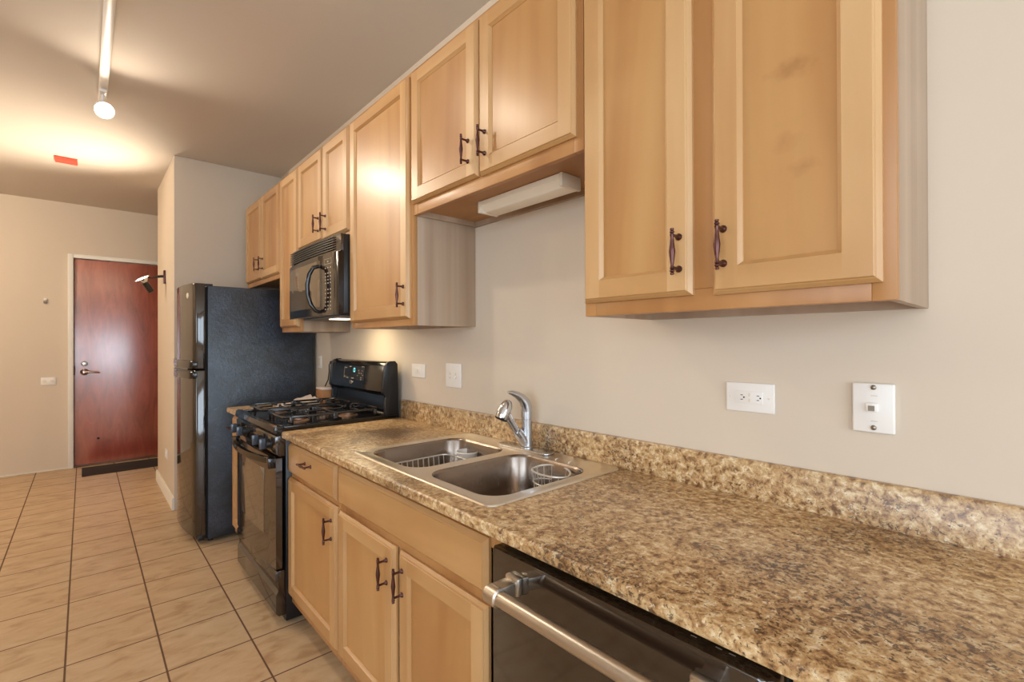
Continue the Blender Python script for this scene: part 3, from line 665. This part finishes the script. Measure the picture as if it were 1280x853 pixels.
# ------------------------------------------------------------------ refrigerator
FY0, FY1 = 3.742, 4.500; FZ = 1.725
t = thing('refrigerator', (-.4, (FY0+FY1)/2, 0), 'black top-freezer refrigerator with pebbled side and curved glossy doors', 'refrigerator')
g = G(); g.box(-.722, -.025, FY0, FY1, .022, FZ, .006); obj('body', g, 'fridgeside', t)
g = G(); g.box(-.735, -.720, FY0+.012, FY1-.012, .03, FZ-.01, .002); obj('door_gasket', g, 'dark', t)
for x in (-.70, -.08):
    for y in (FY0+.05, FY1-.05):
        g = G(); g.lathe((x, y, 0), (0, 0, 1), [(0, .016), (.024, .016)], 12); obj('foot', g, 'blacksoft', t)
def fdoor(z0, z1, name, d=0, y0=FY0, y1=FY1, b=.006, mats='bronzegloss', parent=None, xb=-.737):
    n = 20; pts = [(xb, y0), (-.785-d, y0)]
    for i in range(n+1):
        u = i/n; pts.append((-.797-.038*(1-(2*u-1)**2)-d-(0 if 0 < i < n else -.004), y0+.006+(y1-y0-.012)*u))
    pts += [(-.785-d, y1), (xb, y1)]
    g = G(); g.prism(pts, 'z', z0, z1, b); return obj(name, g, mats, parent or t, smooth=40)
fz = fdoor(1.168, 1.738, 'freezer_door'); fr = fdoor(.055, 1.156, 'fridge_door')
fdoor(1.172, 1.222, 'handle', .018, FY0-.001, FY1+.001, .012, 'black', fz, -.780); fdoor(1.102, 1.152, 'handle', .018, FY0-.001, FY1+.001, .012, 'black', fr, -.780)
g = G(); g.lathe((-.815, 3.865, 1.660), (-1, -.15, 0), [(0, .020), (.004, .020), (.006, .016)], 20); obj('badge', g, 'offwhite', fz, label='round pale badge')
g = G(); g.box(-.775, -.737, FY0+.02, FY1-.02, .018, .050, .003); obj('base_grille', g, 'blacksoft', t)
g = G(); g.box(-.735, -.69, FY0+.01, FY0+.06, 1.7255, 1.738, .003); obj('hinge_cover', g, 'blacksoft', t)

# ------------------------------------------------------------------ dishwasher
WY0, WY1 = .242, .844
t = thing('dishwasher', (-.3, (WY0+WY1)/2, 0), 'black built-in dishwasher with a brushed bar handle under the near countertop', 'dishwasher')
g = G(); g.box(-.60, -.03, WY0, WY1, .10, .868, .002); obj('tub', g, 'dark', t)
g = G(); g.box(-.56, -.54, WY0, WY1, .0, .10, .002); obj('toe_panel', g, 'blacksoft', t)
g = G(); R_ = .022; pts = [(-.602, WY0+.002)]
for k in range(7): a = k/6*pi/2; pts.append((-.645+R_-R_*math.sin(a)-.004, WY0+.002+R_-R_*math.cos(a)))
for k in range(7): a = k/6*pi/2; pts.append((-.645+R_*.4-R_*.4*math.cos(a)-.004, WY1-.002-R_*.4+R_*.4*math.sin(a)))
pts.append((-.602, WY1-.002)); g.prism(pts, 'z', .105, .871, .005); dd = obj('door', g, 'bronzegloss', t, smooth=40)
g = G(); hzz, hx = .815, -.712
ya, yb = .322, .775
g.lathe((hx, ya, hzz), (0, 1, 0), [(0, .0170), (.002, .0190), (.034, .0190), (.036, .0148), (yb-ya-.036, .0148), (yb-ya-.034, .0190), (yb-ya-.002, .0190), (yb-ya, .0170)], 28)
bar_ = obj('handle_bar', g, 'satin', dd, label='brushed metal bar handle')
for y in (ya+.016, yb-.016):
    g = G(); g.box(-.708, -.658, y-.017, y+.017, hzz-.013, hzz+.016, .003); g.box(-.664, -.648, y-.021, y+.021, hzz-.017, hzz+.022, .005); obj('bracket', g, 'satin', bar_)
for y in (.375, .335, .315):
    g = G(); g.quad((-.627, y, .8715), (-.627, y-.010, .8715), (-.624, y-.010, .8715), (-.624, y, .8715)); obj('touch_mark', g, 'legend', dd, smooth=0)

# ------------------------------------------------------------------ wall plates
def plate(name, y0, y1, z0, z1, th, label, cat='outlet', x=0, mat='white'):
    t = thing(name, (x, (y0+y1)/2, z0), label, cat, 'white outlet plates on the walls' if name == 'wall_outlet' else None)
    g = G(); g.box(x-th, x-.0005, y0, y1, z0, z1, .0022 if th < .01 else .004, 3); obj('plate', g, mat, t); return t
# GFCI outlet by the right cabinet (lies sideways)
t = plate('wall_outlet', .467, .592, 1.146, 1.224, .006, 'white sideways outlet plate with two sockets, below the nearest wall cabinet')
yc, zc = .531, 1.185; g = G(); g.box(-.0085, -.004, yc-.036, yc+.036, zc-.017, zc+.017, .001); r_ = obj('receptacle', g, 'white', t)
for s in (-1, 1):
    y = yc+s*.021; g = G()
    g.box(-.0092, -.0080, y-.006, y+.000, zc+.005, zc+.0068); g.box(-.0092, -.0080, y-.006, y+.000, zc-.0068, zc-.005); g.lathe((-.0080, y+.009*(-1), zc), (-1, 0, 0), [(0, .0022), (.0012, .0022)], 10); obj('socket_slots', g, 'dark', r_)
g = G(); g.box(-.0098, -.0082, yc-.005, yc+.0, zc+.003, zc+.012); g.box(-.0098, -.0082, yc-.005, yc+.0, zc-.012, zc-.003); obj('button', g, 'offwhite', r_)
for s in (-1, 1):
    g = G(); g.lathe((-.0058, yc+s*.050, zc), (-1, 0, 0), [(0, .003), (.001, .0025)], 10); obj('screw', g, 'offwhite', t)
# telephone plate
t = plate('phone_jack_plate', .219, .298, 1.128, 1.240, .012, 'raised white telephone jack plate with two screws, farthest right on the wall', 'jack plate')
g = G(); g.box(-.019, -.011, .249, .271, 1.176, 1.196, .002); j = obj('jack', g, 'white', t)
g = G(); g.box(-.0198, -.0188, .254, .266, 1.178, 1.190); g.box(-.0130, -.0118, .250, .262, 1.212, 1.2125); g.box(-.0130, -.0118, .250, .262, 1.1545, 1.155); obj('port', g, 'screw', j)
for z in (1.140, 1.231):
    g = G(); g.lathe((-.0115, .257, z), (-1, 0, 0), [(0, .0055), (.003, .0055), (.0045, .003)], 14); obj('screw', g, 'screw', t)
# double toggle
t = plate('switch_plate', 1.852, 1.979, 1.118, 1.234, .006, 'square double-toggle switch plate left of the tap, under the tall cabinet', 'switch')
for y in (1.892, 1.938):
    g = G(); g.box(-.0075, -.0055, y-.006, y+.006, 1.160, 1.190, .0008); tg = obj('toggle_slot', g, 'offwhite', t)
    g = G(); g.lathe((-.0065, y, 1.174), (-1, 0, -.75), [(0, .0045), (.012, .004), (.013, .003)], 10); obj('toggle', g, 'white', tg)
# sideways single plate nearest the range
t = plate('wall_outlet', 2.175, 2.308, 1.150, 1.222, .006, 'small sideways wall plate just right of the range back panel')
g = G(); g.box(-.008, -.0055, 2.213, 2.270, 1.170, 1.202, .001); r_ = obj('rocker', g, 'white', t)
g = G(); g.box(-.0095, -.0075, 2.238, 2.246, 1.178, 1.194); obj('seam', g, 'offwhite', r_)
# plate peeking out behind the fridge
t = plate('wall_outlet', 3.64, 3.715, 1.145, 1.240, .006, 'thin sliver of pale plate on the wall beside the black refrigerator side')
g = G(); g.box(-.0080, -.0055, 3.660, 3.695, 1.165, 1.22, .001); obj('receptacle', g, 'offwhite', t)
# partition-wall plate
t = thing('wall_outlet', (-.80, 5.12, .335), 'low white plate on the partition wall left of the refrigerator', 'outlet', 'white outlet plates on the walls')
g = G(); g.box(-.806, -.8005, 5.055, 5.185, .335, .412, .002); obj('plate', g, 'white', t); g = G(); g.box(-.812, -.805, 5.10, 5.14, .350, .397, .002); obj('receptacle', g, 'white', t)
# far wall items
t = thing('wall_outlet', (-1.615, 7.0, .905), 'white two-socket plate on the far wall left of the red door', 'outlet', 'white outlet plates on the walls')
g = G(); g.box(-1.674, -1.560, 6.993, 6.9995, .905, .985, .002); obj('plate', g, 'white', t)
for x in (-1.645, -1.59):
    g = G(); g.lathe((x, 6.9935, .945), (0, -1, 0), [(0, .016), (.002, .016), (.003, .012)], 16); obj('socket', g, 'offwhite', t)
t = thing('wall_sensor', (-1.64, 7.0, 1.765), 'tiny white and grey fitting high on the far wall left of the red door', 'sensor')
g = G(); g.box(-1.652, -1.628, 6.980, 6.9995, 1.795, 1.815, .003); obj('cover', g, 'white', t); g = G(); g.box(-1.655, -1.63, 6.975, 6.9995, 1.765, 1.787, .004); obj('lens', g, 'grey', t)
# red fitting on the ceiling
t = thing('ceiling_alarm', (-1.447, 5.36, CZ), 'small red rectangular fitting on the ceiling', 'alarm')
g = G(); g.box(-1.515, -1.378, 5.285, 5.435, CZ-.014, CZ-.0005, .003); obj('housing', g, 'red', t); g = G(); g.box(-1.50, -1.393, 5.30, 5.42, CZ-.018, CZ-.0135, .002); obj('cover', g, 'red', t)

# ------------------------------------------------------------------ wall lamp
t = thing('wall_lamp', (-.80, 5.20, 1.86), 'dark swing-arm uplight with a bright tilted dish on the partition wall', 'lamp')
g = G(); g.box(-.816, -.8005, 5.175, 5.225, 1.868, 1.985, .004); obj('back_plate', g, 'bronze', t)
hd = Vector((-.945, 5.19, 1.862)); ax = Vector((-.52, -.18, .82)).normalized()
g = G(); g.tube([(-.814, 5.20, 1.932), (-.835, 5.20, 1.930), (-.860, 5.198, 1.924)], .0115, 12); g.tube([(-.855, 5.20, 1.926), (-.90, 5.197, 1.908), tuple(hd+ax*.045+Vector((.05, 0, .01)))], .007, 10); obj('arm', g, 'blacksoft', t)
g = G(); g.lathe(hd, ax, [(-.085, .022), (-.083, .024), (.0, .024), (.002, .020)], 24); obj('lamp_body', g, 'black', t)
g = G(); g.lathe(hd, ax, [(.002, .020), (.018, .030), (.034, .048), (.044, .062), (.046, .062), (.040, .054), (.024, .034)], 28, cap=False); hh = obj('dish', g, 'chrome', t)
g = G(); g.lathe(hd, ax, [(.038, .052), (.041, .050), (.046, .030), (.048, .002)], 28); obj('lit_disc', g, 'bulb', hh)
lamp_light('wall_lamp_glow', 'SPOT', hd+ax*.07, P_UP, WARM, target=(-1.75, 4.75, CZ), spot_size=math.radians(110), spot_blend=1.0, shadow_soft_size=.05)

# ------------------------------------------------------------------ ceiling track
t = thing('track_light', (-1.255, 2.8, CZ), 'white ceiling track with round spotlights, one glowing toward the room', 'light')
g = G(); g.prism([(-1.275, CZ), (-1.275, CZ-.030), (-1.268, CZ-.035), (-1.242, CZ-.035), (-1.235, CZ-.030), (-1.235, CZ)], 'y', 1.35, 3.85, .002); obj('rail', g, 'white', t)
def head(y, target, power, bulb_r=.052):
    top = Vector((-1.255, y, CZ-.035)); c = Vector((-1.255, y, CZ-.135)); d = (Vector(target)-c).normalized()
    g = G(); g.box(-1.272, -1.238, y-.05, y+.05, CZ-.055, CZ-.035, .004); g.tube([tuple(top-Vector((0, 0, .018))), tuple(c-d*.03)], .007, 10)
    g.mi = 0; g.lathe(c-d*.06, d, [(0, .018), (.004, .028), (.03, .030), (.06, .040), (.095, .047), (.097, .047), (.094, .044)], 28)
    h = obj('spotlight', g, 'white', t)
    g = G(); g.lathe(c-d*.06, d, [(.094, .043), (.099, .040), (.103, .026), (.104, .002)], 28); obj('bulb', g, 'bulb', h)
    lamp_light('track_spot', 'SPOT', c+d*.055, power, WARM, target=c+d, spot_size=math.radians(165), spot_blend=.9, shadow_soft_size=.045)
head(3.68, (-.9, 1.6, 1.3), P_TRACK)
head(2.12, (-.35, 1.5, 1.5), P_TRACK*.45)

# unseen ceiling dome left of the view, added to brighten far wall and ceiling
t = thing('added_dome_light', (-2.95, 5.3, CZ), 'added unseen ceiling dome that brightens the hallway', 'light')
g = G(); g.lathe((-2.95, 5.3, CZ), (0, 0, -1), [(0, .17), (.02, .17), (.025, .16)], 32); obj('base', g, 'white', t)
g = G(); g.lathe((-2.95, 5.3, CZ-.025), (0, 0, -1), [(0, .15), (.03, .14), (.06, .10), (.075, .04), (.078, .002)], 32); obj('shade', g, 'hoodlens', t)
lamp_light('added_dome_fill', 'POINT', (-2.95, 5.3, CZ-.22), P_DOME, (1, .86, .66), shadow_soft_size=.15)

# ------------------------------------------------------------------ clutter behind the range
g = G(); g.box(-.150, -.050, 3.225, 3.345, .919, 1.030, .003); g.mi = 1; g.box(-.152, -.048, 3.223, 3.347, 1.022, 1.034, .001)
obj('small_box', g, ['cardboard', 'paper'], label='small brown box on the counter piece behind the range', cat='box', base=(-.1, 3.285, .919))
g = G(); n = 12; vs = []
for i in range(n+1):
    row = []
    for j in range(n+1):
        u, v = i/n, j/n; x = -.40+.22*u; y = 3.20+.20*v
        z = .922+.050*(u**.8)*(.5+.5*abs(math.sin(5*u+7*v)))+.006*math.sin(17*u+4*v)+.006
        row.append(g.bm.verts.new((x, y, z)))
    vs.append(row)
for i in range(n):
    for j in range(n): g.bm.faces.new((vs[i][j], vs[i+1][j], vs[i+1][j+1], vs[i][j+1]))
ret = bmesh.ops.extrude_face_region(g.bm, geom=g.bm.faces[:])
for v in [e for e in ret['geom'] if isinstance(e, bmesh.types.BMVert)]: v.co.z = .9195
obj('crumpled_cloth', g, 'paper', label='crumpled whitish paper lying on the counter piece beside the brown box', cat='paper', base=(-.29, 3.3, .9195), smooth=60)
g = G(); g.tube([(-.002, 3.43, 1.195), (-.02, 3.43, 1.195)], .012, 14)
g.tube([(-.018, 3.43, 1.195), (-.026, 3.432, 1.180), (-.024, 3.44, 1.13), (-.022, 3.465, 1.07), (-.026, 3.49, 1.04), (-.045, 3.50, .99), (-.07, 3.49, .935), (-.09, 3.46, .926)], .0042, 8)
obj('power_cord', g, 'blacksoft', label='black cord with round plug hanging on the wall behind the range', cat='cord', base=(-.02, 3.45, 1.0))
